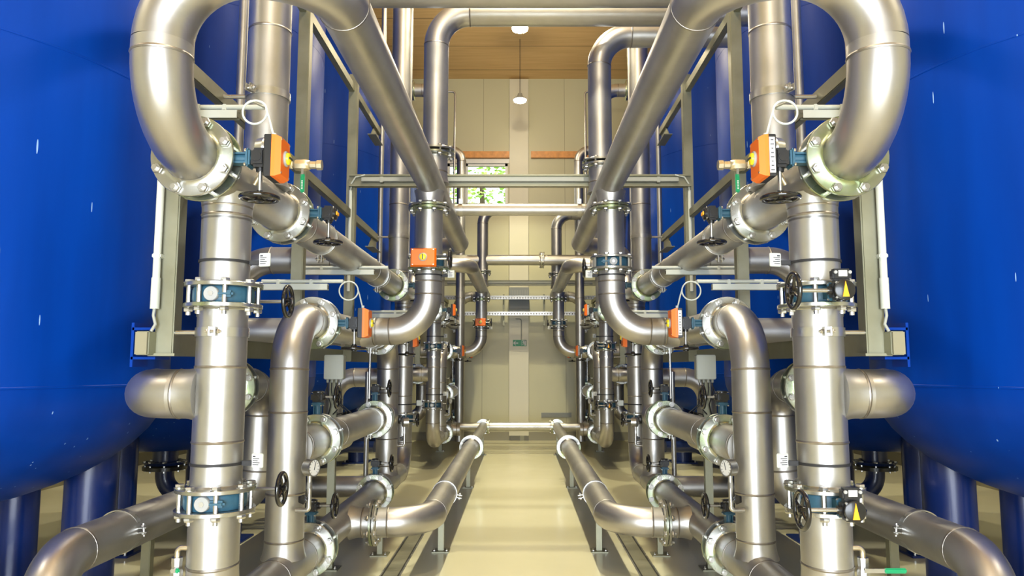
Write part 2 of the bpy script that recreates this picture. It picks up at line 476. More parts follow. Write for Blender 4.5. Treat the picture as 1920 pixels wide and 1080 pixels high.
def clamp(label, c, a, ear, r=R_, rod=None, group='pipe clamps with bolted ears'):
    c = V(c); a = V(a).normalized(); e = V(ear).normalized(); k = a.cross(e)
    t = thing('pipe_clamp', label, 'pipe clamp', c, group)
    m = MB(); m.lathe(c, a, [(-.02, r+.001), (-.02, r+.007), (.02, r+.007), (.02, r+.001), (-.02, r+.001)], 'bolt_steel', 40)
    m.build('band', t)
    M = Matrix((e, k, a)).transposed()
    for q in (-1, 1):
        m = MB(); m.box(c+e*(r+.028)+k*q*.012, (.05, .006, .04), 'bolt_steel', M, .002); m.build('ear', t)
    m = MB(); b = c+e*(r+.03); m.cyl(b-k*.034, b+k*.034, .006, 'bolt_steel', 8); m.hexa(b+k*.016, k, .012, .01, 'bolt_steel'); m.hexa(b-k*.026, k, .012, .01, 'bolt_steel')
    m.build('bolt', t)
    if rod:
        m = MB(); m.cyl(c+V(rod[0])*(r+.006), c+V(rod[0])*(r+.006)+V(rod[1]), .012, 'bolt_steel', 12); m.build('rod', t)
    return t
def cable_tie(label, c, a, tagdir, r=R_):
    """black strap round a pipe with a small white tag plate"""
    c = V(c); d = V(tagdir).normalized()
    t = thing('tag_strap', label, 'pipe tag', c, 'white tag plates on black straps')
    m = MB(); m.lathe(c, a, [(-.005, r+.001), (-.006, r+.005), (.006, r+.005), (.005, r+.001), (-.005, r+.001)], 'rubber', 36)
    m.build('strap', t)
    m = MB(); m.box(c+d*(r+.025), (.05, .02, .022), 'rubber', None, .003); m.build('holder', t)
    m = MB(); q = c+d*(r+.075)+V((0, -.012, .012)); Rz = Matrix.Rotation(-.28, 3, 'Z')
    m.box(q, (.058, .01, .062), 'white_plastic', Rz, .003)
    m.box(q+Rz @ V((0, -.006, 0)), (.048, .001, .05), 'paper_white', Rz)
    for i, (wd, h) in enumerate(((.014, .006), (.034, .003), (.026, .003), (.036, .003), (.03, .003))):
        m.box(q+Rz @ V((-.02+wd/2, -.0072, .018-.009*i)), (wd, .001, h), 'ink', Rz)
    m.build('tag_plate', t)
    return t

def rod_thing(name, label, cat, pts, r, mat, group=None, seg=12, loc=None):
    m = MB(); m.sweep(pts, r, mat, seg); return solo(m, name, label, cat, loc or pts[0], group)
def arc_pts(pts, R):
    out = []
    for s in fillet(pts, R):
        q = [s[1], s[2]] if s[0] == 's' else s[1]
        for p in q:
            if not out or (out[-1]-p).length > 1e-4: out.append(p)
    return out

# ------------------------------------------------------------------ layout constants (metres)
A = -1.35      # x of the filter face pipes (left side as drawn)
B = -.745       # x of the collector pipes along the aisle
ZB, ZM, ZR, Z2, ZU, ZT = .44, 1.12, 1.48, 1.885, 2.465, 3.115
BAYS = {(False, 0.): 'first', (True, 0.): 'second', (False, 8.33): 'third', (True, 8.33): 'fourth'}
def where():
    return f"{BAYS[(YM, YO)]} {'left-side' if SX > 0 else 'right-side'} bay"
def sidew(): return 'left-side' if SX > 0 else 'right-side'
X_, Y_, Z_ = V((1, 0, 0)), V((0, 1, 0)), V((0, 0, 1))
def tf(v): return V(v)

def half_bay(roots):
    """one half of a bay pair; roots: the shared spools (upper collector 'top', 'zu', 'z2', 'mid', 'bot')"""
    w = where(); right = SX < 0; far = YO > 0
    gv = 'butterfly valves of the filter piping'; gp = 'stainless filter face pipes'
    if far and YM:
        return last_riser(roots, w, gv, gp)
    # tee spool: riser + stub up
    t = thing('steel_pipe', f'stainless riser with crossing tee and tall stack, {w}', 'pipe', (A, 3.39, 1.97), gp)
    m = MB(); m.cyl((A, 3.09, ZU), (A, 4.12, ZU), R_, 'pipe_steel', 28); m.build('straight_section', t)
    tee(t, (A, 3.39, ZU), -Z_, .2); tee(t, (A, 3.87, ZU), Z_, .2)
    run(t, [(A, 3.39, ZU-.19), (A, 3.39, 1.965)])
    run(t, [(A, 3.87, ZU+.19), (A, 3.87, 6.25), (-1.80, 3.87, 6.25)])
    weld(t, (A, 3.87, 3.4), Z_); weld(t, (A, 3.39, 2.33), Z_)
    joint(roots['top'], t, (A, 3.05, ZU), Y_); joint(t, roots['zu'], (A, 4.17, ZU), Y_)
    f = flange(t, (-1.80, 3.87, 6.25), X_, side=1); m = MB(); m.lathe((-1.80, 3.87, 6.25), -X_, [(0, .165), (.05, .165)], 'dark_blue_paint', 40); m.build('blind_cover', f)
    # front riser, middle length with branch to the tank
    u = thing('steel_pipe', f'stainless riser length with side branch elbow towards the tank, {w}', 'pipe', (A, 3.39, 1.05), gp)
    run(u, [(A, 3.39, 1.875), (A, 3.39, 1.065)]); weld(u, (A, 3.39, 1.60), Z_); weld(u, (A, 3.39, 1.27), Z_)
    tee(u, (A, 3.39, ZR), -X_, .2)
    joint(u, t, (A, 3.39, 1.92), Z_)
    if not YM:
        run(u, [(A-.18, 3.39, ZR), (-1.735, 3.39, ZR), (-1.735, 4.45, ZR)], R=.2)
        k = thing('steel_pipe', f'stainless drop pipe behind the riser leading under the tank, {w}', 'pipe', (-1.735, 4.6, ZR), gp)
        run(k, [(-1.735, 4.53, ZR), (-1.735, 5.05, ZR), (-1.735, 5.05, .725), (-2.06, 5.05, .725)], R=.2)
        joint(u, k, (-1.735, 4.49, ZR), Y_, gap=.05)
    else:
        run(u, [(A-.18, 3.39, ZR), (-2.15, 3.39, ZR), (-2.15, 3.39, .82)], R=.25)
    # low spool: bottom of the front riser, bottom tee, second riser
    l = thing('steel_pipe', f'stainless goose-neck riser bending over at its top flange, {w}', 'pipe', (A, 4.4, ZB), gp)
    run(l, [(A, 3.39, .965), (A, 3.39, ZB), (A, 4.92, ZB)])
    run(l, [(A, 4.4, ZB+.2), (A, 4.4, Z2), (A, 4.85, Z2)])
    tee(l, (A, 4.4, ZB), Z_, .2); tee(l, (A, 4.4, ZM), Y_, .6)
    weld(l, (A, 4.4, 1.34), Z_); weld(l, (A, 4.4, .88), Z_); weld(l, (A, 4.2, ZB), Y_); weld(l, (A, 4.72, ZB), Y_)
    joint(l, u, (A, 3.39, 1.02), Z_)
    joint(l, roots['z2'], (A, 4.89, Z2), Y_); joint(l, roots['bot'], (A, 4.96, ZB), Y_)
    joint(l, roots['mid'], (A, 5.04, ZM), Y_)
    # valves
    ort = lambda v: v
    plate = -1 if right else False
    valve('butterfly_valve', f'orange-topped valve under the big U-bend, {w}', (A, 3.05, ZU), Y_, X_, -Z_, 'orange', gv, face=(.176, .13), woff=.165, plate=right)
    valve('butterfly_valve', f'blue gear valve on the high pipe behind the tall stack, {w}', (A, 4.17, ZU), Y_, X_, -Z_, 'gear', gv, woff=.165)
    valve('butterfly_valve', f'orange-topped valve beside the goose-neck flange, {w}', (A, 4.89, Z2), Y_, X_, -Z_, 'orange', gv, face=(.19, .135), woff=.165, plate=right)
    valve('butterfly_valve', f'valve of the knee-high pipe with side hand wheel, {w}', (A, 4.96, ZB), Y_, Z_, X_, 'gear2', gv, woff=.15)
    valve('butterfly_valve', f'valve of the waist-high pipe with side hand wheel, {w}', (A, 5.04, ZM), Y_, Z_, X_, 'gear2', gv, off=.015, woff=.13)
    for z, nm in ((1.92, 'upper'), (1.02, 'lower')):
        if right and not YM:
            valve('butterfly_valve', f'{nm} riser valve with amber pointer on black gear box, {w}', (A, 3.39, z), Z_, -Y_, X_, 'pointer', gv, woff=.2)
        else:
            vt = valve('butterfly_valve', f'{nm} riser valve with blue ring and pale round cap, {w}', (A, 3.39, z), Z_, Y_, X_, 'gear2', gv, woff=.21)
            cap_front(vt, (A, 3.39, z), (0, -1, 0))
        cable_tie(f'white tag on black strap above the {nm} riser valve, {w}', (A, 3.39, z+.155), Z_, X_)
    # clamps
    g = 'pipe clamps'
    clamp(f'flat clamp with front bolt on the riser below its upper valve, {w}', (A, 3.39, 1.755), Z_, (.1, -1, 0), rod=((-1, 0, 0), (-.14, 0, 0)), group=g)
    clamp(f'flat clamp with front bolt round the tall stack, {w}', (A, 3.87, 3.04), Z_, (-.35, -1, 0), rod=((-1, 0, 0), (-.12, 0, 0)), group=g)
    clamp(f'hanging clamp with ears below the high pipe, {w}', (A, 5.0, ZU), Y_, -Z_, group=g)
    clamp(f'band clamp close behind the goose-neck valve, {w}', (A, 5.12, Z2), Y_, -Z_, group=g)
    clamp(f'band clamp close behind the waist-high valve, {w}', (A, 5.26, ZM), Y_, -Z_, group=g)
    # gauge with needle valve on the goose-neck riser
    gx, gy, gz = A+R_, 4.30, .80
    t = thing('pressure_gauge', f'round steel pressure gauge on a black-knobbed needle valve, {w}', 'gauge', (gx, gy, gz), 'pressure gauges on the goose-neck risers')
    m = MB(); m.sweep(arc_pts([(gx-.02, gy, gz), (gx+.055, gy, gz), (gx+.055, gy, gz+.19)], .02), .013, 'bolt_steel', 12)
    m.cyl((gx+.055, gy, gz+.12), (gx+.055, gy, gz+.155), .015, 'bolt_steel', 6); m.build('connection', t)
    m = MB(); m.cyl((gx+.04, gy, gz+.065), (gx+.005, gy-.01, gz+.065), .006, 'bolt_steel', 8)
    m.lathe((gx+.03, gy-.02, gz+.065), (-.3, -1, 0), [(0, .024), (.006, .028), (.018, .028), (.022, .02)], 'black_plastic', 5); m.build('needle_valve_knob', t)
    ga = V((.92, -.42, 0)).normalized(); gc = V((gx+.055, gy, gz+.235)); m = MB()
    m.lathe(gc-ga*.024, ga, [(0, .044), (.004, .047), (.046, .047), (.05, .05), (.056, .05), (.056, .044), (.05, .044)], 'bolt_steel', 32); m.build('case', t)
    m = MB(); m.lathe(gc-ga*.024+ga*.051, ga, [(0, .0445), (.001, .0445)], 'paper_white', 32)
    a_, u_, v_ = basis(ga)
    for k in range(11):
        an = math.radians(-45+27*k); d = u_*math.cos(an)+v_*math.sin(an)
        m.cyl(gc+ga*.0285+d*.032, gc+ga*.0285+d*.041, .0014, 'ink', 4)
    m.build('dial', t)
    m = MB(); m.cyl(gc+ga*.030-v_*.012, gc+ga*.030+v_*.03+u_*.012, .0018, 'ink', 4); m.build('pointer', t)

def last_riser(roots, w, gv, gp):
    l = thing('steel_pipe', f'stainless goose-neck riser bending over at its top flange, {w}', 'pipe', (A, 4.4, ZB), gp)
    run(l, [(A, 4.1, ZB), (A, 4.92, ZB)]); run(l, [(A, 4.4, ZB+.2), (A, 4.4, Z2), (A, 4.85, Z2)])
    tee(l, (A, 4.4, ZB), Z_, .2); tee(l, (A, 4.4, ZM), Y_, .6)
    joint(l, roots['z2'], (A, 4.89, Z2), Y_); joint(l, roots['bot'], (A, 4.96, ZB), Y_); joint(l, roots['mid'], (A, 5.04, ZM), Y_)
    valve('butterfly_valve', f'orange-topped valve beside the goose-neck flange, {w}', (A, 4.89, Z2), Y_, X_, -Z_, 'orange', gv, face=(.2, .145), woff=.165)
    valve('butterfly_valve', f'valve of the knee-high pipe with side hand wheel, {w}', (A, 4.96, ZB), Y_, Z_, X_, 'gear2', gv, woff=.15)
    valve('butterfly_valve', f'valve of the waist-high pipe with side hand wheel, {w}', (A, 5.04, ZM), Y_, Z_, X_, 'gear2', gv, off=.015, woff=.13)

def front_details():
    """cable trunking, conduits, sampling taps of the two front bays"""
    w = where(); s = sidew()
    # tap on the tall stack
    t = thing('ball_valve', f'small brass ball valve with green lever on the tall stack, {w}', 'ball valve', (A+R_, 3.80, 2.64), 'ball valves with green levers')
    x0 = A+R_+.01; y = 3.78; z = 2.64
    m = MB(); m.cyl((x0-.04, y, z), (x0+.10, y, z), .014, 'brass_fitting', 12); m.hexa((x0+.035, y, z), X_, .021, .018, 'brass_fitting')
    m.lathe((x0+.06, y, z), X_, [(0, .02), (.01, .030), (.06, .032), (.08, .026), (.085, .021), (.115, .021), (.12, .027), (.145, .027)], 'brass_fitting', 8); m.build('tap_body', t)
    m = MB(); m.box((x0+.11, y-.02, z-.035), (.012, .006, .06), 'bolt_steel'); m.build('lever_stem', t)
    m = MB(); m.box((x0+.112, y-.02, z-.10), (.022, .012, .10), 'green_handle', None, .005)
    for q in range(6): m.box((x0+.112, y-.0268, z-.13+.008*q), (.008, .001, .004), 'paper_white')
    lv = m.build('lever', t); lv['label'] = 'green plastic lever'
    # drain tap at the foot of the front riser
    t = thing('ball_valve', f'small upright drain tap low on the front riser, {w}', 'ball valve', (A-.15, 3.36, .62), 'ball valves with green levers')
    m = MB(); x = A-.135; y = 3.34
    m.sweep(arc_pts([(A-.09, y, .82), (x, y, .82), (x, y, .60)], .02), .012, 'brass_fitting', 12)
    m.lathe((x, y, .66), Z_, [(0, .018), (.01, .024), (.03, .028), (.06, .028), (.08, .022), (.10, .024), (.12, .024)], 'bolt_steel', 8); m.build('tap_body', t)
    lx = -1 if SX < 0 else .2
    m = MB(); m.cyl((x, y, .735), (x, y-.045, .735), .008, 'bolt_steel', 8); m.box((x+.03*lx, y-.045, .735), (.09*abs(lx), .005, .018), 'bolt_steel'); m.build('lever_stem', t)
    m = MB(); m.box((x+.115*lx, y-.045, .735), (.10*abs(lx), .012, .022), 'green_handle', None, .005); lv = m.build('lever', t); lv['label'] = 'green plastic lever'
    # transmitter can beside the orange box
    m = MB(); m.lathe((A+.20, 3.36, 2.60), (.95, -.3, 0), [(-.06, .03), (-.05, .055), (-.01, .058), (.0, .05), (.03, .045)], 'bolt_steel', 28)
    m.cyl((A+.19, 3.37, 2.56), (A+.12, 3.39, 2.44), .012, 'brass_fitting', 12)
    solo(m, 'pressure_transmitter', f'small steel transmitter can behind the orange valve box, {w}', 'transmitter', (A+.19, 3.37, 2.56))

def support(label, x, y, ztop, wd=.05, plate=.15, h='support stands'):
    t = thing('pipe_stand', label, 'pipe stand', (x, y, 0), h)
    m = MB(); m.box((x, y, ztop/2+.004), (wd, wd, ztop-.008), 'frame_steel', None, .004); m.build('post', t)
    m = MB(); m.box((x, y, .005), (plate, plate, .01), 'frame_steel', None, .002); m.build('base_plate', t)
    for i in (-1, 1):
        m = MB(); m.cyl((x+i*plate*.36, y-plate*.3, .009), (x+i*plate*.36, y-plate*.3, .032), .006, 'bolt_steel', 8); m.hexa((x+i*plate*.36, y-plate*.3, .011), Z_, .011, .009, 'bolt_steel'); m.build('anchor_bolt', t)
    return t

def arm(label_b, label_c, x0, x1, y, z, xb, group):
    """galvanised strut arm with a white cable conduit clipped above it"""
    m = MB(); m.box(((x0+xb)/2, y, z), (abs(xb-x0), .04, .022), 'frame_steel'); m.box(((x0+xb)/2, y-.019, z), (abs(xb-x0), .003, .04), 'white_plastic')
    m.box(((x0+xb)/2, y+.019, z), (abs(xb-x0), .003, .04), 'frame_steel')
    solo(m, 'strut_arm', label_b, 'strut', (x0, y, z), 'short strut arms carrying conduits')
    t = thing('cable_conduit', label_c, 'conduit', (x0, y, z+.035), group)
    m = MB(); m.cyl((x0, y-.005, z+.038), (x1, y-.005, z+.038), .0125, 'white_plastic', 14); m.build('tube', t)
    for q in (.25, .75):
        xx = x0+(xb-x0)*q
        m = MB(); m.box((xx, y-.005, z+.034), (.022, .034, .034), 'white_plastic', None, .004); m.build('clip', t)
def loop(label, start, end, c, R, group):
    """thin pale cable hanging in one loop before it drops into an actuator"""
    c = V(c); pts = []
    s = V(start); e = V(end)
    for k in range(0, 27):
        an = PI/2-2*PI*k/24 
        pts.append(c+V((-math.cos(an)*R, .006*k/26, math.sin(an)*R)))
    mid = (pts[-1]+e)/2+V((.0, 0, .0))
    pts = [s]+pts+[mid, e]
    rod_thing('signal_cable', label, 'cable', pts, .0042, 'white_plastic', group, 8, loc=end)

def middle(roots, far):
    """parts in the middle of a bay pair: spools shared by both halves and the drop from the collector"""
    s = sidew(); right = SX < 0; w = ('front' if not far else 'rear')+' '+s+' bay pair'
    gp = 'stainless collector pipes'
    top, zu, z2, mid, bot = (roots[k] for k in ('top', 'zu', 'z2', 'mid', 'bot'))
    y1 = 2*YC
    yend = y1-3.01 if not far else None
    if not far:
        run(top, [(A, 3.01, ZU), (A, 2.71, ZU), (A, 2.71, ZT), (B, 2.71, ZT), (B, y1-2.71, ZT), (A, y1-2.71, ZT), (A, y1-2.71, ZU), (A, y1-3.01, ZU)])
    else:
        run(top, [(A, 3.01, ZU), (A, 2.71, ZU), (A, 2.71, ZT), (B, 2.71, ZT), (B, 7.75, ZT), (A, 7.75, ZT), (A, 7.75, ZU+.1)])
    run(zu, [(A, 4.21, ZU), (A, y1-4.21, ZU)]); weld(zu, (A, 4.5, ZU), Y_); weld(zu, (A, 6.6, ZU), Y_)
    if not far:
        tee(zu, (A, 6.04, ZU), -X_, .5); run(zu, [(A-.45, 6.04, ZU), (-2.32, 6.04, ZU), (-2.32, 6.04, .86)], R=.3)
    else:
        tee(zu, (A, 6.04, ZU), -X_, .5)
    run(z2, [(A, 4.93, Z2), (A, y1-4.93, Z2)]); weld(z2, (A, 5.75, Z2), Y_); tee(z2, (A, YC, Z2), X_, .2)
    tee(z2, (A, YC, Z2), -X_, .2); run(z2, [(A-.19, YC, Z2), (-2.23, YC, Z2)])
    run(z2, [(A+.19, YC, Z2), (B, YC, Z2), (B, YC, 2.40)])
    weld(z2, (B, YC, 2.29), Z_)
    run(mid, [(A, 5.08, ZM), (A, y1-5.08, ZM)]); weld(mid, (A, 5.5, ZM), Y_)
    run(bot, [(A, 5.0, ZB), (A, y1-5.0, ZB)]); tee(bot, (A, 5.76, ZB), X_, .235)
    if far: return_y = None
    # drop from the collector to the orange valve
    d = thing('steel_pipe', f'short upright pipe between collector joint and valve, {w}', 'pipe', (B, YC, 2.48), gp)
    run(d, [(B, YC, 2.88), (B, YC, 2.48)])
    joint(z2, d, (B, YC, 2.44), Z_); tee(top, (B, YC, ZT), -Z_, .19)
    joint(d, top, (B, YC, 2.90), Z_, gap=.006)
    if not right:
        valve('butterfly_valve', f'orange valve box facing the aisle entrance on the drop pipe, {w}', (B, YC, 2.44), Z_, -Y_, X_, 'orange', 'valves on the collector drop pipes', face=(.2, .145), woff=.2)
    else:
        vt = valve('butterfly_valve', f'blue-ringed valve with pale round cap on the drop pipe, {w}', (B, YC, 2.44), Z_, Y_, X_, 'gear2', 'valves on the collector drop pipes', woff=.2)
        cap_front(vt, (B, YC, 2.44), (0, -1, 0))
    cable_tie(f'white tag on black strap below the drop pipe valve, {w}', (B, YC, 2.34), Z_, X_ if not right else X_)
    # riser crossing overhead
    hy = (6.40 if not right else 6.76); zt = (4.75 if not right else 4.71)
    h = thing('steel_pipe', f'stainless riser from the collector bending {"across the aisle" if not right else "outwards over the tanks"} overhead, {w}', 'pipe', (B, hy, 3.45), gp)
    tee(top, (B, hy, ZT), Z_, .33)
    if not right: run(h, [(B, hy, 3.50), (B, hy, zt), (2.05, hy, zt)])
    else: run(h, [(B, hy, 3.50), (B, hy, zt), (-2.05, hy, zt)])
    joint(top, h, (B, hy, 3.47), Z_, gap=.02)
    for yy, nm in ((6.95, 'far'),):
        clamp(f'hanging clamp on the far end of the high pipe, {w}', (A, 7.0, ZU), Y_, -Z_, group='pipe clamps')
        clamp(f'band clamp on the goose-neck level pipe before its second valve, {w}', (A, 6.75, Z2), Y_, -Z_, rod=((0, 0, -1), (0, 0, -.45)), group='pipe clamps')
        clamp(f'band clamp on the waist-high pipe before its second valve, {w}', (A, 6.8, ZM), Y_, -Z_, group='pipe clamps')
    # floor post with junction box
    support(f'square floor post carrying the grey junction box, {w}', -1.52, 6.15, 1.56, .06, .16, 'support stands')
    t = thing('junction_box', f'grey plastic junction box with cable glands below, {w}', 'junction box', (-1.50, 6.07, 1.58), 'junction boxes')
    m = MB(); m.box((-1.50, 6.085, 1.60), (.16, .08, .20), 'grey_plastic', None, .008); m.build('case', t)
    m = MB(); m.box((-1.50, 6.04, 1.60), (.152, .014, .192), 'white_plastic', None, .005); m.build('lid', t)
    for q in range(4):
        m = MB(); m.cyl((-1.555+.035*q, 6.08, 1.50), (-1.555+.035*q, 6.08, 1.475), .011, 'grey_plastic', 10); m.build('cable_gland', t)
    for q in range(4):
        x = -1.555+.035*q
        m = MB(); m.sweep([(x, 6.08, 1.478), (x, 6.07, 1.42), (x+.02, 6.05, 1.36-.02*q), (x+.03+.03*q, 6.08, 1.30-.03*q), (x+.01, 6.1, 1.22)], .005, 'rubber', 8); m.build('cable', t)

def spools(far):
    s = sidew(); w = ('front' if not far else 'rear')+' '+s+' bay pair'; g = 'stainless collector pipes'
    R = {}
    R['top'] = thing('steel_pipe', f'big stainless collector pipe with U-bend at its end, {w}', 'pipe', (B, YC, ZT), g)
    R['zu'] = thing('steel_pipe', f'high stainless pipe running along the tanks, {w}', 'pipe', (A, YC, ZU), g)
    R['z2'] = thing('steel_pipe', f'eye-level stainless pipe with elbow up to the drop valve, {w}', 'pipe', (A, YC, Z2), g)
    R['mid'] = thing('steel_pipe', f'waist-high straight stainless pipe between two valves, {w}', 'pipe', (A, YC, ZM), g)
    R['bot'] = thing('steel_pipe', f'knee-high stainless pipe with tee towards the aisle, {w}', 'pipe', (A, YC, ZB), g)
    return R

AX = -.69
def aisle_pipe():
    s = sidew(); g = 'low pipes along the aisle'
    t = thing('steel_pipe', f'low stainless pipe running along the {s} edge of the aisle', 'pipe', (AX, 6.7, .45), g)
    run(t, [(-1.075, 5.76, ZB), (AX, 5.76, ZB+.005), (AX, 10.75, ZB+.03)])
    joint(BOT, t, (-1.09, 5.76, ZB), X_, gap=.006)
    t2 = thing('steel_pipe', f'narrower far length of the low {s} aisle pipe', 'pipe', (AX, 12, .48), g)
    run(t2, [(AX, 10.78, ZB+.03), (AX, 14.18, ZB+.05)], r=.084)
    joint(t, t2, (AX, 10.765, ZB+.03), Y_, gap=.006)
    m = MB(); m.lathe((AX, 14.18, ZB+.05), Y_, [(-.012, .14), (.012, .14)], 'flange_steel', 36); m.build('end_flange', t2)
    clamp(f'clamp with side ears on the low {s} aisle pipe', (AX, 7.0, ZB+.01), Y_, (1, 0, -.2), group='pipe clamps')
    for y, nm in ((6.73, 'first'), (10.19, 'second'), (13.9, 'third')):
        support(f'{nm} slim stand under the low {s} aisle pipe', AX+.0, y, ZB-.085, .05, .15)
    support(f'short stand under the {s} flange joint of the knee-high pipe', -1.2, 6.6, ZB-.1, .045, .15)

def frame(far):
    s = sidew(); w = ('front' if not far else 'rear')+' '+s
    t = thing('support_frame', f'olive-grey hollow steel frame behind the {w} pipes', 'steel frame', (-1.62, 3.45, 1.65), 'steel frames between pipes and tanks')
    x = -1.605
    for y in (3.41, 5.36, 6.98):
        m = MB(); m.box((x, y, 3.03), (.085, .085, 2.76), 'frame_steel', None, .006); m.build('post', t)
    for z in (3.04, 4.27):
        m = MB(); m.box((x-.01, 5.75, z), (.05, 5.1, .08), 'frame_steel', None, .005); m.build('beam', t)
    m = MB(); m.box((-1.668, 6.0, 1.705), (.06, 5.4, .105), 'frame_steel', None, .004); m.box((-1.668, 3.296, 1.705), (.052, .01, .098), 'baseboard_paint'); b = m.build('beam', t)
    for z in (3.04, 4.27):
        m = MB(); m.prism([(x-.012, 8.28, z-.04), (x-.012, 8.0, z-.04), (x-.012, 7.86, z-.16), (x-.012, 8.28, z-.16)], (.008, 0, 0), 'frame_steel')
        m.box((x, 8.07, z-.162), (.09, .42, .008), 'frame_steel'); m.build('bracket_plate', t)
        m = MB()
        m.sweep([(x, 3.9, z-.35), (x, 3.9, z-.35)], .001, 'frame_steel', 4) if False else None
    m = MB(); m.box((x, 3.41, 1.655), (.12, .12, .012), 'frame_steel'); m.build('foot_plate', t)
    # blue bracket on the tank
    t2 = thing('tank_bracket', f'small blue bracket holding the beam end at the {w} tank', 'bracket', (-1.72, 3.36, 1.7), 'blue tank brackets')
    m = MB(); m.box((-1.70, 3.45, 1.772), (.11, .14, .012), 'tank_blue'); m.box((-1.70, 3.45, 1.64), (.11, .14, .012), 'tank_blue'); m.box((-1.752, 3.45, 1.70), (.012, .14, .20), 'tank_blue'); m.build('plate', t2)

def conduit_front():
    s = sidew()
    t = thing('cable_conduit', f'white upright conduit on the front post of the {s} frame', 'conduit', (-1.665, 3.42, 1.95), 'upright conduits on the frames')
    m = MB(); m.cyl((-1.642, 3.347, 1.95), (-1.642, 3.347, 3.2), .0165, 'white_plastic', 16); m.build('tube', t)
    m = MB(); m.cyl((-1.642, 3.347, 1.86), (-1.642, 3.347, 2.0), .02, 'white_plastic', 16); m.build('end_sleeve', t)
    m = MB(); m.sweep([(-1.642, 3.347, 1.87), (-1.644, 3.343, 1.83), (-1.632, 3.34, 1.79), (-1.645, 3.33, 1.757)], .007, 'grey_plastic', 8); m.build('cable', t)
    for z in (2.1, 2.7):
        m = MB(); m.box((-1.64, 3.352, z), (.04, .045, .02), 'white_plastic', None, .004); m.build('clip', t)
    # rear post conduit
    t = thing('cable_conduit', f'white upright conduit on the rear post of the {s} frame', 'conduit', (-1.60, 6.92, 2.6), 'upright conduits on the frames')
    m = MB(); m.cyl((-1.60, 6.915, 2.3), (-1.60, 6.915, 3.26), .0165, 'white_plastic', 14); m.build('tube', t)
    m = MB(); m.sweep([(-1.60, 6.915, 3.25), (-1.59, 6.9, 3.32), (-1.55, 6.89, 3.38), (-1.46, 6.885, 3.40)], .008, 'white_plastic', 8); m.build('cable', t)
    arm(f'short strut arm crossing the {s} U-bend', f'white conduit leading to the cable loop of the {s} U-bend valve', -1.66, -1.27, 3.60, 2.845, -1.40, 'conduits on strut arms')
    arm(f'strut arm between the {s} goose-neck and the high pipe', f'white conduit above the {s} goose-neck towards the drop valve', -1.72, -1.05, 5.9, 2.35, -1.16, 'conduits on strut arms')
    arm(f'distant strut arm behind the {s} drop pipe elbow', f'white conduit behind the {s} drop pipe elbow', -1.55, -1.0, 7.15, 2.09, -1.08, 'conduits on strut arms')
    arm(f'strut arm above the {s} goose-neck flange', f'white conduit ending in the cable loop of the {s} goose-neck valve', -1.72, -1.18, 4.95, 2.13, -1.28, 'conduits on strut arms')
    loop(f'pale looped cable above the {s} U-bend valve box', (-1.30, 3.58, 2.88), (-1.35+.30, 3.05, 2.565), (-1.13, 3.2, 2.74), .052, 'looped signal cables') if False else None
    m = MB()
    def ring(cx, cy, cz, R, st, en, lab):
        pts = [V(st)]
        for k in range(0, 30):
            an = math.radians(110+360*k/27*1.0)
            pts.append(V((cx+math.cos(an)*R, cy+.004*k/29-.002, cz+math.sin(an)*R)))
        # second part: leave the ring on its right flank and drop to the box
        pts2 = [V((cx+R*.98, cy-.005, cz+.01)), V((cx+R+.012, cy-.005, cz-.03)), V(((cx+R+en[0])/2+.004, (cy+en[1])/2, (cz+en[2])/2-.01)), V(en)]
        t = thing('signal_cable', lab, 'cable', en, 'looped signal cables')
        m = MB(); m.sweep(pts, .0048, 'white_plastic', 8); m.build('coil', t)
        m = MB(); m.sweep(pts2, .0048, 'white_plastic', 8); m.build('tail', t)
        m = MB(); m.cyl(V(en)+V((0, 0, .02)), V(en)-V((0, 0, .006)), .010, 'white_plastic', 10); m.build('cable_gland', t)
    ring(-1.135, 3.1, 2.685, .052, (-1.27, 3.595, 2.883), (A+.318, 3.05, ZU+.09), f'pale looped cable dropping into the {s} U-bend valve box')
    ring(-1.13, 4.9, 2.10, .062, (-1.18, 4.945, 2.168), (A+.318, 4.89, Z2+.096), f'pale looped cable dropping into the {s} goose-neck valve box')
    # thin pipes behind
    rod_thing('thin_pipe', f'slim upright steel tube beside the {s} tall stack', 'pipe', [(-1.76, 4.55, 1.8), (-1.76, 4.55, 6.3)], .029, 'pipe_steel', 'slim upright tubes', 16)
    rod_thing('thin_pipe', f'slim upright steel tube behind the {s} high pipe', 'pipe', [(-1.60, 8.42, 2.6), (-1.60, 8.42, 6.6)], .029, 'pipe_steel', 'slim upright tubes', 16)
    rod_thing('thin_pipe', f'slim drain tube hanging near the second {s} riser', 'pipe', arc_pts([(-1.62, 8.0, 1.55), (-1.62, 8.0, .03), (-1.45, 8.0, .03)], .08), .026, 'pipe_steel', 'slim drain tubes', 16)
    rod_thing('thin_pipe', f'narrow steel tube beside the second {s} tall stack', 'pipe', [(-1.245, 8.25, 2.6), (-1.245, 8.25, 6.6)], .014, 'pipe_steel', 'slim upright tubes', 12)

def header():
    """large header pipe by the tank legs"""
    s = sidew()
    t = thing('steel_pipe', f'large low header pipe bending down beside the {s} tank legs', 'pipe', (-2.15, 5, .73), 'low header pipes beside the tanks')
    run(t, [(-2.05, 3.2, 0), (-2.13, 3.52, .725), (-2.15, 9.3, .725)], R=.26)
    clamp(f'clamp with protruding ears on the {s} header pipe', (-2.14, 4.1, .725), Y_, (1, -.1, .1), group='pipe clamps')
    support(f'slim stand under the {s} header pipe', -2.2, 4.55, .615, .055, .15)
    support(f'rear slim stand under the {s} header pipe', -2.2, 7.2, .615, .055, .15)
    t = thing('steel_pipe', f'dull cross pipe near the floor behind the {s} junction post', 'pipe', (-1.6, 7.95, .38), 'low cross pipes')
    run(t, [(-3.3, 7.95, .36), (-1.5, 7.95, .36)])

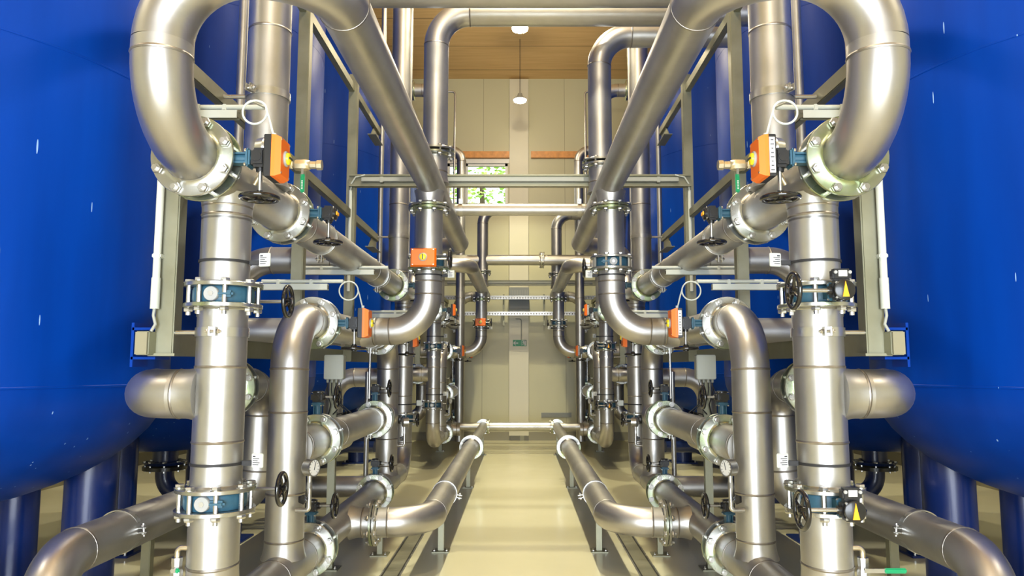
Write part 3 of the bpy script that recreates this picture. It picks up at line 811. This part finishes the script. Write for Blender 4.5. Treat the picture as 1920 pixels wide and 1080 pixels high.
TANKS = [(4.30, 0), (7.72, 1), (12.25, 0), (15.18, 1)]
def tanks():
    s = sidew()
    for i, (ty, mir) in enumerate(TANKS):
        o = ['first', 'second', 'third', 'fourth'][i]; c = (-3.6, ty, 0)
        t = thing('filter_tank', f'tall glossy blue {s} filter tank on legs, {o} in its row', 'tank', c, f'blue filter tanks')
        Rt = 1.45; zb, zt = 1.50, 6.75; prof = []
        for k in range(0, 13):
            a = PI/2*k/12; prof.append((zb-.74*math.cos(a), Rt*math.sin(a)))
        prof += [(zb+.004, Rt), (zt, Rt)]
        for k in range(1, 13):
            a = PI/2*k/12; prof.append((zt+.72*math.sin(a), Rt*math.cos(a)))
        m = MB(); m.lathe(c, Z_, prof, 'tank_blue', 96)
        m.build('shell', t, 60)
        for z in (zb+.0, 3.2, 4.95, zt):
            m = MB(); m.lathe((c[0], c[1], z), Z_, [(-.01, Rt-.004), (-.004, Rt+.002), (.004, Rt+.002), (.01, Rt-.004), (-.01, Rt-.004)], 'tank_blue', 96); m.build('weld_seam', t)
        for an in (35, 85, 215, 265):
            a = math.radians(-an if mir else an); x = c[0]+1.04*math.cos(a); y = ty+1.04*math.sin(a)
            m = MB(); m.cyl((x, y, .015), (x, y, 1.25), .155 if an == 35 else .14, 'leg_blue', 28); l = m.build('leg', t)
            m = MB(); m.box((x, y, .01), (.42, .42, .02), 'leg_blue', None, .004); m.build('foot_plate', l)
            for q in ((-1, -1), (1, -1)):
                m = MB(); m.cyl((x+q[0]*.17, y+q[1]*.17, .018), (x+q[0]*.17, y+q[1]*.17, .06), .012, 'bolt_steel', 8); m.build('anchor_bolt', l)
        m = MB(); m.lathe((c[0], c[1], .62), Z_, [(0, .19), (.03, .21), (.03, .12), (.18, .12)], 'dark_blue_paint', 32)
        m.lathe((c[0], c[1], .57), Z_, [(0, .21), (.035, .21)], 'black_plastic', 32); nz = m.build('bottom_nozzle', t)
        bolts(nz, (c[0], c[1], .615), Z_, .02, pcr=.18, n=8)
        m = MB(); m.sweep(arc_pts([(c[0], c[1], .57), (c[0], c[1], .32), (-2.35, c[1], .32)], .2), .09, 'dark_blue_paint', 20); m.build('outlet_elbow', t)
        m = MB(); m.cyl((c[0], c[1], 7.4), (c[0], c[1], 7.6), .12, 'tank_blue', 24); m.lathe((c[0], c[1], 7.6), Z_, [(0, .2), (.03, .2)], 'tank_blue', 32); m.build('top_nozzle', t)

# ------------------------------------------------------------------ the two sides
for sx in (1, -1):
    SX = sx
    for yo in (0., 8.33):
        YO = yo; YM = False; far = yo > 0
        roots = spools(far)
        if not far: BOT = roots['bot']
        middle(roots, far)
        for ym in (False, True):
            YM = ym
            half_bay(roots)
        YM = False
        frame(far)
    YO = 0.; YM = False
    front_details(); conduit_front(); aisle_pipe(); header(); tanks()
    # far riser loop and rear wall end pieces
    s = sidew()
    YO = 0.
    t = thing('steel_pipe', f'tall stainless pipe bending outwards near the rear wall, {s}', 'pipe', (-1.22, 15.2, .0), 'rear wall risers')
    run(t, [(-1.22, 15.2, .12), (-1.22, 15.2, 6.1), (-2.1, 15.2, 6.1)], r=.095, R=.24); weld(t, (-1.22, 15.2, 3.0), Z_, .095)
    rod_thing('thin_pipe', f'slim bent tube high up beside the {s} riser', 'pipe', arc_pts([(-1.62, 14.9, 7.25), (-1.34, 14.9, 7.25), (-1.34, 14.9, 4.9)], .06), .022, 'pipe_steel', 'slim upright tubes', 12)
SX = 1; YO = 0; YM = False

# ------------------------------------------------------------------ cross pieces over the aisle
def xpipe(label, y, z, r, x0, x1, ends=None):
    t = thing('steel_pipe', label, 'pipe', (0, y, z), 'pipes crossing over the aisle')
    run(t, [(x0, y, z), (x1, y, z)], r=r)
    return t
xpipe('stainless pipe crossing overhead at the very top between the collectors', 5.75, 4.60, R_, -1.6, 1.6)
t = xpipe('slimmer stainless cross pipe joining both collectors', 7.45, 3.185, .059, -.66, .66)
clamp('thin clamp where the slimmer cross pipe meets the collector', (-.60, 7.45, 3.185), X_, (0, -.3, 1), r=.06, group='pipe clamps')
clamp('thin clamp on the opposite end of the slimmer cross pipe', (.60, 7.45, 3.185), X_, (0, -.3, 1), r=.06, group='pipe clamps')
t = xpipe('stainless cross pipe with a flange joint near the rear wall', 14.75, 3.72, .105, -1.7, 1.7)
for q in (-.014, .014):
    f = flange(t, (.44+q*.6, 14.75, 3.72), X_, .105, 1 if q > 0 else -1, fr=.165)
bolts(f, (.44, 14.75, 3.72), X_, .016, pcr=.145)
t = thing('steel_pipe', 'low stainless cross pipe linking both aisle pipes at the rear', 'pipe', (0, 14.18, ZB+.05), 'pipes crossing over the aisle')
run(t, [(-.60, 14.18, ZB+.05), (.60, 14.18, ZB+.05)], r=.084)
for q in (-1, 1):
    m = MB(); m.lathe((q*.60, 14.18, ZB+.05), X_, [(-.02, .13), (.02, .13)], 'flange_steel', 36); f = m.build('flange', t)
    bolts(f, (q*.60, 14.18, ZB+.05), X_, .0, pcr=.112, n=8, s=.8)
for q in (-1, 1):
    m = MB(); m.cyl((q*.62, 14.18, ZB+.05), (q*1.28, 14.18, ZB+.05), .07, 'pipe_steel', 24)
    solo(m, 'pipe_stub', f'short stub pipe from the {"left-side" if q < 0 else "right-side"} end flange of the low aisle pipe', 'pipe', (q*.62, 14.18, ZB+.05))

def cross_beam(y, z, name, labc):
    t = thing('cross_beam_rail', name, 'beam', (0, y, z), 'channel rails crossing the aisle')
    m = MB(); m.box((0, y, z), (3.22, .05, .112), 'frame_steel')
    m.box((0, y-.035, z+.050), (3.22, .03, .014), 'frame_steel'); m.box((0, y-.035, z-.046), (3.22, .03, .022), 'frame_steel'); m.build('channel', t)
    t = thing('cable_duct', labc, 'cable duct', (0, y-.05, z), 'cable ducts on the cross rails')
    m = MB(); m.box((0, y-.055, z+.003), (2.98, .04, .040), 'grey_plastic', None, .004); m.build('duct', t)
    for x in (-1.3, 1.3):
        m = MB(); m.box((x, y-.058, z), (.03, .05, .056), 'grey_plastic', None, .003); m.build('clip', t)
cross_beam(6.93, 3.348, 'galvanised channel rail crossing the aisle in front of the window', 'grey cable duct lying in the front cross rail')
cross_beam(15.3, 3.32, 'galvanised channel rail crossing the aisle before the rear wall', 'grey cable duct lying in the rear cross rail')
for i, (z, lab) in enumerate(((3.107, 'upper perforated cable tray across the rear wall'), (2.756, 'lower perforated cable tray across the rear wall'))):
    t = thing('cable_tray', lab, 'cable tray', (0, 16.3, z), 'perforated cable trays on the rear wall')
    m = MB(); m.box((0, 16.3, z-.035), (5.4, .16, .004), 'bolt_steel'); m.box((0, 16.22, z+.03), (5.4, .004, .022), 'bolt_steel'); m.box((0, 16.22, z-.028), (5.4, .004, .02), 'bolt_steel'); m.box((0, 16.38, z), (5.4, .004, .07), 'bolt_steel')
    for k in range(90): m.box((-2.67+.06*k, 16.22, z+.002), (.028, .004, .04), 'bolt_steel')
    m.build('tray', t)
    for x in (-.36, .53, -1.9, 1.9):
        m = MB(); m.box((x, 16.40, z-.08), (.04, .04, .34), 'frame_steel')
        m.prism([(x-.004, 16.38, z-.04), (x-.004, 16.24, z-.04), (x-.004, 16.38, z-.14)], (.008, 0, 0), 'frame_steel'); m.build('bracket', t)
    m = MB(); m.sweep([(-2.6, 16.28, z-.01), (-1, 16.27, z-.012), (.6, 16.29, z-.01), (2.6, 16.28, z-.012)], .016, 'rubber', 8); m.build('cable', t)

# ------------------------------------------------------------------ room
YW, YB, XW, ZC = 16.65, -4.2, 6.25, 8.22
m = MB(); m.box((0, (YW+YB)/2, -.1), (2*XW+.4, YW-YB+.4, .2), 'floor_epoxy'); struct(m, 'floor')
m = MB(); m.box((0, (YW+YB)/2, ZC+.1), (2*XW+.4, YW-YB+.4, .2), 'wood_ceiling'); struct(m, 'ceiling')
for q, nm in ((-1, 'left'), (1, 'right')):
    m = MB(); m.box((q*(XW+.1), (YW+YB)/2, ZC/2), (.2, YW-YB, ZC), 'wall_panel'); struct(m, f'wall_{nm}')
    m = MB(); m.box((q*(XW-.015), (YW+YB)/2, .10), (.03, YW-YB, .2), 'baseboard_paint'); struct(m, f'baseboard_{nm}')
# rear wall with window opening x -1.62..-.28, z 5.20..6.16
wx0, wx1, wz0, wz1 = -1.66, -.28, 5.24, 6.22
m = MB()
def wb(x0, x1, z0, z1, mat='wall_panel'): m.box(((x0+x1)/2, YW+.1, (z0+z1)/2), (x1-x0, .2, z1-z0), mat)
wb(-XW, XW, 0, wz0); wb(-XW, XW, wz1, ZC); wb(-XW, wx0, wz0, wz1); wb(wx1, XW, wz0, wz1); struct(m, 'wall_back')
m = MB(); m.box((-3.1, YW-.015, .09), (6.2, .03, .18), 'baseboard_paint'); m.box((3.1, YW-.016, .09), (6.0, .032, .18), 'baseboard_paint'); struct(m, 'baseboard_back')
m = MB()
for x0, x1, z0, z1 in ((wx0, wx0+.06, wz0, wz1), (wx1-.06, wx1, wz0, wz1), (wx0, wx1, wz0, wz0+.06), (wx0, wx1, wz1-.06, wz1), (-1.27, -1.19, wz0, wz1)):
    m.box(((x0+x1)/2, YW+.06, (z0+z1)/2), (x1-x0, .08, z1-z0), 'white_frame')
m.box(((wx0+wx1)/2, YW+.0, wz1+.05), (wx1-wx0+.1, .03, .1), 'white_frame'); m.box(((wx0+wx1)/2, YW-.02, wz0-.02), (wx1-wx0+.1, .1, .03), 'white_frame')
wf = struct(m, 'window_1')
m = MB(); m.box(((wx0+wx1)/2, YW+.06, (wz0+wz1)/2), (wx1-wx0-.1, .006, wz1-wz0-.1), 'window_glass'); m.build('pane', wf)
m = MB(); m.box((-.024, YW-.06, 4.14), (.43, .12, 8.06), 'column_paint', None, .004); struct(m, 'trim_1')
m = MB(); m.box((-2.6, YW-.04, 6.41), (4.8, .08, .15), 'beam_wood'); struct(m, 'trim_2')
m = MB(); m.box((2.6, YW-.04, 6.41), (4.7, .08, .15), 'beam_wood'); struct(m, 'trim_3')
m = MB(); m.box((0, YW-.005, 3.95), (12, .01, .02), 'column_paint'); struct(m, 'trim_4')
# entrance wall behind the viewer with a wide glazed gate
gx, gz = 2.7, 3.7
m = MB(); m.box((-(XW+gx)/2, YB-.1, ZC/2), (XW-gx, .2, ZC), 'wall_panel'); m.box(((XW+gx)/2, YB-.1, ZC/2), (XW-gx, .2, ZC), 'wall_panel'); m.box((0, YB-.1, (ZC+gz)/2), (2*gx, .2, ZC-gz), 'wall_panel'); struct(m, 'wall_front')
m = MB()
for x in (-2.7, -.9, .9, 2.7): m.box((x, YB-.1, gz/2), (.07, .08, gz), 'white_frame')
m.box((0, YB-.1, gz-.03), (2*gx, .08, .07), 'white_frame'); struct(m, 'door_1')

# grey drain channels
for q in (-1, 1):
    t = thing('drain_channel', f'narrow steel drain channel in the floor, {"left-side" if q < 0 else "right-side"} of the aisle', 'drain', (q*1.0, 8, 0), 'floor drain channels')
    x = q*1.0
    m = MB(); m.box((x-.075, 8.6, .003), (.012, 11.5, .006), 'bolt_steel'); m.box((x+.075, 8.6, .003), (.012, 11.5, .006), 'bolt_steel'); m.build('rim', t)
    m = MB(); m.box((x, 8.6, .002), (.135, 11.5, .004), 'frame_steel')
    for k in range(380): m.box((x, 2.9+.03*k, .0042), (.10, .006, .001), 'baseboard_paint')
    m.build('grate', t)
    m = MB(); m.box((x-.062, 8.6, .0045), (.01, 11.5, .002), 'dark_void'); m.box((x+.062, 8.6, .0045), (.01, 11.5, .002), 'dark_void'); m.build('slot', t)

# wall fittings
t = thing('louvre_vent', 'grey louvred ventilation unit high on the rear wall', 'vent', (-.0, YW-.18, 2.98))
m = MB(); m.box((-.02, YW-.2, 3.11), (.44, .12, .48), 'vent_grey', None, .008)
for k in range(11): m.box((-.20+.036*k, YW-.263, 3.22), (.008, .008, .14), 'cap_white')
m.build('housing', t)
for k, (z, nm) in enumerate(((.55, 'upper'), (.28, 'lower'))):
    t = thing('air_grille', f'{nm} flat grey air grille low on the rear wall', 'vent', (.8, YW-.01, z), 'low air grilles on the rear wall')
    m = MB(); m.box((.8, YW-.012, z), (.66, .02, .10), 'vent_grey'); 
    for q in range(4): m.box((.8, YW-.024, z-.036+.024*q), (.64, .006, .006), 'grey_plastic')
    m.build('grille', t)
# emergency exit sign
t = thing('exit_sign', 'green emergency exit sign with arrow and running figure', 'sign', (-.0, YW-.13, 2.12))
sy = YW-.124
def sq(cx, cz, w_, h_, mat, d=.002, dy=0): m.box((cx, sy-d/2-dy, cz), (w_, d, h_), mat)
m = MB(); m.box((-.0, sy+.001, 2.075), (.34, .006, .25), 'column_paint'); m.build('backing', t)
m = MB(); sq(-.005, 2.125, .30, .14, 'sign_green', .006); m.build('panel', t)
m = MB()
cx = -.095
m.prism([(cx-.055, sy-.007, 2.125), (cx-.005, sy-.007, 2.175), (cx+.012, sy-.007, 2.175), (cx-.022, sy-.007, 2.137), (cx+.055, sy-.007, 2.137), (cx+.055, sy-.007, 2.113), (cx-.022, sy-.007, 2.113), (cx+.012, sy-.007, 2.075), (cx-.005, sy-.007, 2.075)], (0, -.002, 0), 'paper_white'); m.build('arrow', t)
m = MB()
dx = .085
for x0, x1, z0, z1 in ((dx-.05, dx+.055, 2.18, 2.187), (dx-.05, dx-.043, 2.065, 2.187), (dx+.048, dx+.055, 2.065, 2.187), (dx+.012, dx+.055, 2.065, 2.187)):
    m.box(((x0+x1)/2, sy-.008, (z0+z1)/2), (x1-x0, .002, z1-z0), 'paper_white')
m.build('doorway_symbol', t)
m = MB()
def limb(a, b, r=.006): m.cyl((dx+a[0], sy-.0095, 2.125+a[1]), (dx+b[0], sy-.0095, 2.125+b[1]), r, 'paper_white', 6)
m.lathe((dx-.012, sy-.0075, 2.165), (0, -1, 0), [(0, .011), (.003, .011)], 'paper_white', 16)
limb((-.008, .028), (.0, -.005), .009); limb((0, -.005), (-.02, -.022)); limb((-.02, -.022), (-.016, -.048)); limb((0, -.005), (.018, -.028)); limb((.018, -.028), (.036, -.034)); limb((-.008, .022), (-.028, .004)); limb((-.008, .022), (.016, .01)); limb((.016, .01), (.024, .024))
m.build('running_figure', t)
rod_thing('cable_conduit', 'thin grey conduit dropping to the exit sign', 'conduit', arc_pts([(-.14, YW-.10, 2.66), (.03, YW-.135, 2.66), (.03, YW-.135, 2.2)], .05), .012, 'grey_plastic', None, 10)

# pendants above the aisle
for i, y in enumerate((14.55, 11.35, 8.15, 4.95, 1.75, -1.45)):
    lab = ['glowing pendant lamp hanging before the rear wall', 'glowing pendant lamp just under the overhead pipe', 'third pendant lamp above the aisle', 'fourth pendant lamp above the aisle', 'fifth pendant lamp above the aisle', 'sixth pendant lamp by the entrance'][i]
    z = 6.93
    t = thing('pendant_lamp', lab, 'lamp', (0, y, z), 'pendant lamps above the aisle')
    m = MB(); m.cyl((0, y, z+.14), (0, y, ZC), .006, 'rubber', 8); m.build('cord', t)
    m = MB(); m.lathe((0, y, z), Z_, [(0.02, .135), (.045, .125), (.09, .06), (.15, .04), (.15, .0)], 'grey_plastic', 32); m.build('lamp_shade', t)
    m = MB(); m.lathe((0, y, z-.04), Z_, [(0, .03), (.005, .075), (.025, .12), (.05, .13), (.065, .125)], 'lamp_glow', 32); m.build('diffuser', t)
    L = bpy.data.lights.new('pendant_light', 'SPOT'); L.energy = 620 if y > 3 else 160; L.color = (1, .92, .62) if y > 6 else (1, .95, .80); L.shadow_soft_size = .06; L.spot_size = math.radians(104); L.spot_blend = .6
    o = bpy.data.objects.new('pendant_light', L); C.objects.link(o); o.location = (0, y, z-.08)
    L = bpy.data.lights.new('pendant_glow', 'POINT'); L.energy = 40 if y > 14 else 165; L.color = (1, .86, .62); L.shadow_soft_size = .12
    o = bpy.data.objects.new('pendant_glow', L); C.objects.link(o); o.location = (0, y, z-.14)
# added fill spots out of view behind the tanks, no lamp bodies
for q in (-1, 1):
    for y in (1.5, 8.15, 14.0):
        L = bpy.data.lights.new('side_fill', 'SPOT'); L.energy = 260; L.color = (1, .9, .7); L.shadow_soft_size = .12; L.spot_size = math.radians(125); L.spot_blend = .5
        o = bpy.data.objects.new('side_fill', L); C.objects.link(o); o.location = (q*5.6, y, 6.8)
# daylight through the entrance gate
L = bpy.data.lights.new('gate_daylight', 'AREA'); L.shape = 'RECTANGLE'; L.size = 5.3; L.size_y = 3.6; L.energy = 900; L.color = (.84, .91, 1)
o = bpy.data.objects.new('gate_daylight', L); C.objects.link(o); o.location = (0, YB-.16, 1.85); o.rotation_euler = (PI/2, 0, 0)

# ------------------------------------------------------------------ tree outside the window
def tree(x, y, h, label):
    t = thing('leafy_tree', label, 'tree', (x, y, 0), 'trees outside the window')
    m = MB(); m.sweep([(x, y, 0), (x+.1, y, h*.4), (x-.1, y, h*.85)], [.25, .18, .06], 'bark', 10); m.build('trunk', t)
    m = MB(); rnd = random.Random(int(x*10)+5)
    for k in range(1500):
        th = rnd.random()*2*PI; ph = math.acos(2*rnd.random()-1); rr = 2.2*rnd.random()**.4
        c = V((x+rr*math.sin(ph)*math.cos(th), y+rr*math.sin(ph)*math.sin(th), h*.8+rr*1.25*math.cos(ph)))
        d = V((rnd.uniform(-1, 1), rnd.uniform(-1, 1), rnd.uniform(-1, 1))).normalized(); a, u, v = basis(d); s = rnd.uniform(.06, .14)
        m.add([c-u*s, c-v*s*.5, c+u*s, c+v*s*.5], [[0, 1, 2, 3]], 'leaf_green' if rnd.random() < .55 else 'leaf_pale')
    tag(m.build('foliage', t), kind='stuff')
tree(-1.2, 24.5, 9.4, 'bright green leafy tree seen through the window'); tree(1.6, 31, 9.0, 'pale leafy tree behind, outside the window')
m = MB(); m.box((-2, 45, -.3), (60, 55, .2), 'grass_out'); g = m.build('ground_outside'); g['kind'] = 'structure'

# ------------------------------------------------------------------ world, camera, view
wd = bpy.data.worlds.new('World'); bpy.context.scene.world = wd; wd.use_nodes = True
nt = wd.node_tree; bg = nt.nodes['Background']; bg.inputs['Color'].default_value = (.86, .94, 1, 1); bg.inputs['Strength'].default_value = 3.5
cam = bpy.data.cameras.new('camera'); co = bpy.data.objects.new('camera', cam); C.objects.link(co)
cam.sensor_width = 36; cam.lens = 1400/1920*36; cam.clip_start = .05; cam.clip_end = 200
co.location = (0, 0, 1.6); co.rotation_euler = (math.radians(96.04), 0, 0); cam.shift_x = -15/1920
sc = bpy.context.scene; sc.camera = co
vs = sc.view_settings; vs.view_transform = 'Standard'; vs.look = 'None'; vs.gamma = 1; vs.use_curve_mapping = False; vs.exposure = 0.0
sc.cycles.max_bounces = 10; sc.cycles.diffuse_bounces = 5; sc.cycles.glossy_bounces = 5
sc.cycles.use_denoising = True; sc.cycles.sample_clamp_indirect = 6; sc.cycles.caustics_reflective = False; sc.cycles.caustics_refractive = False
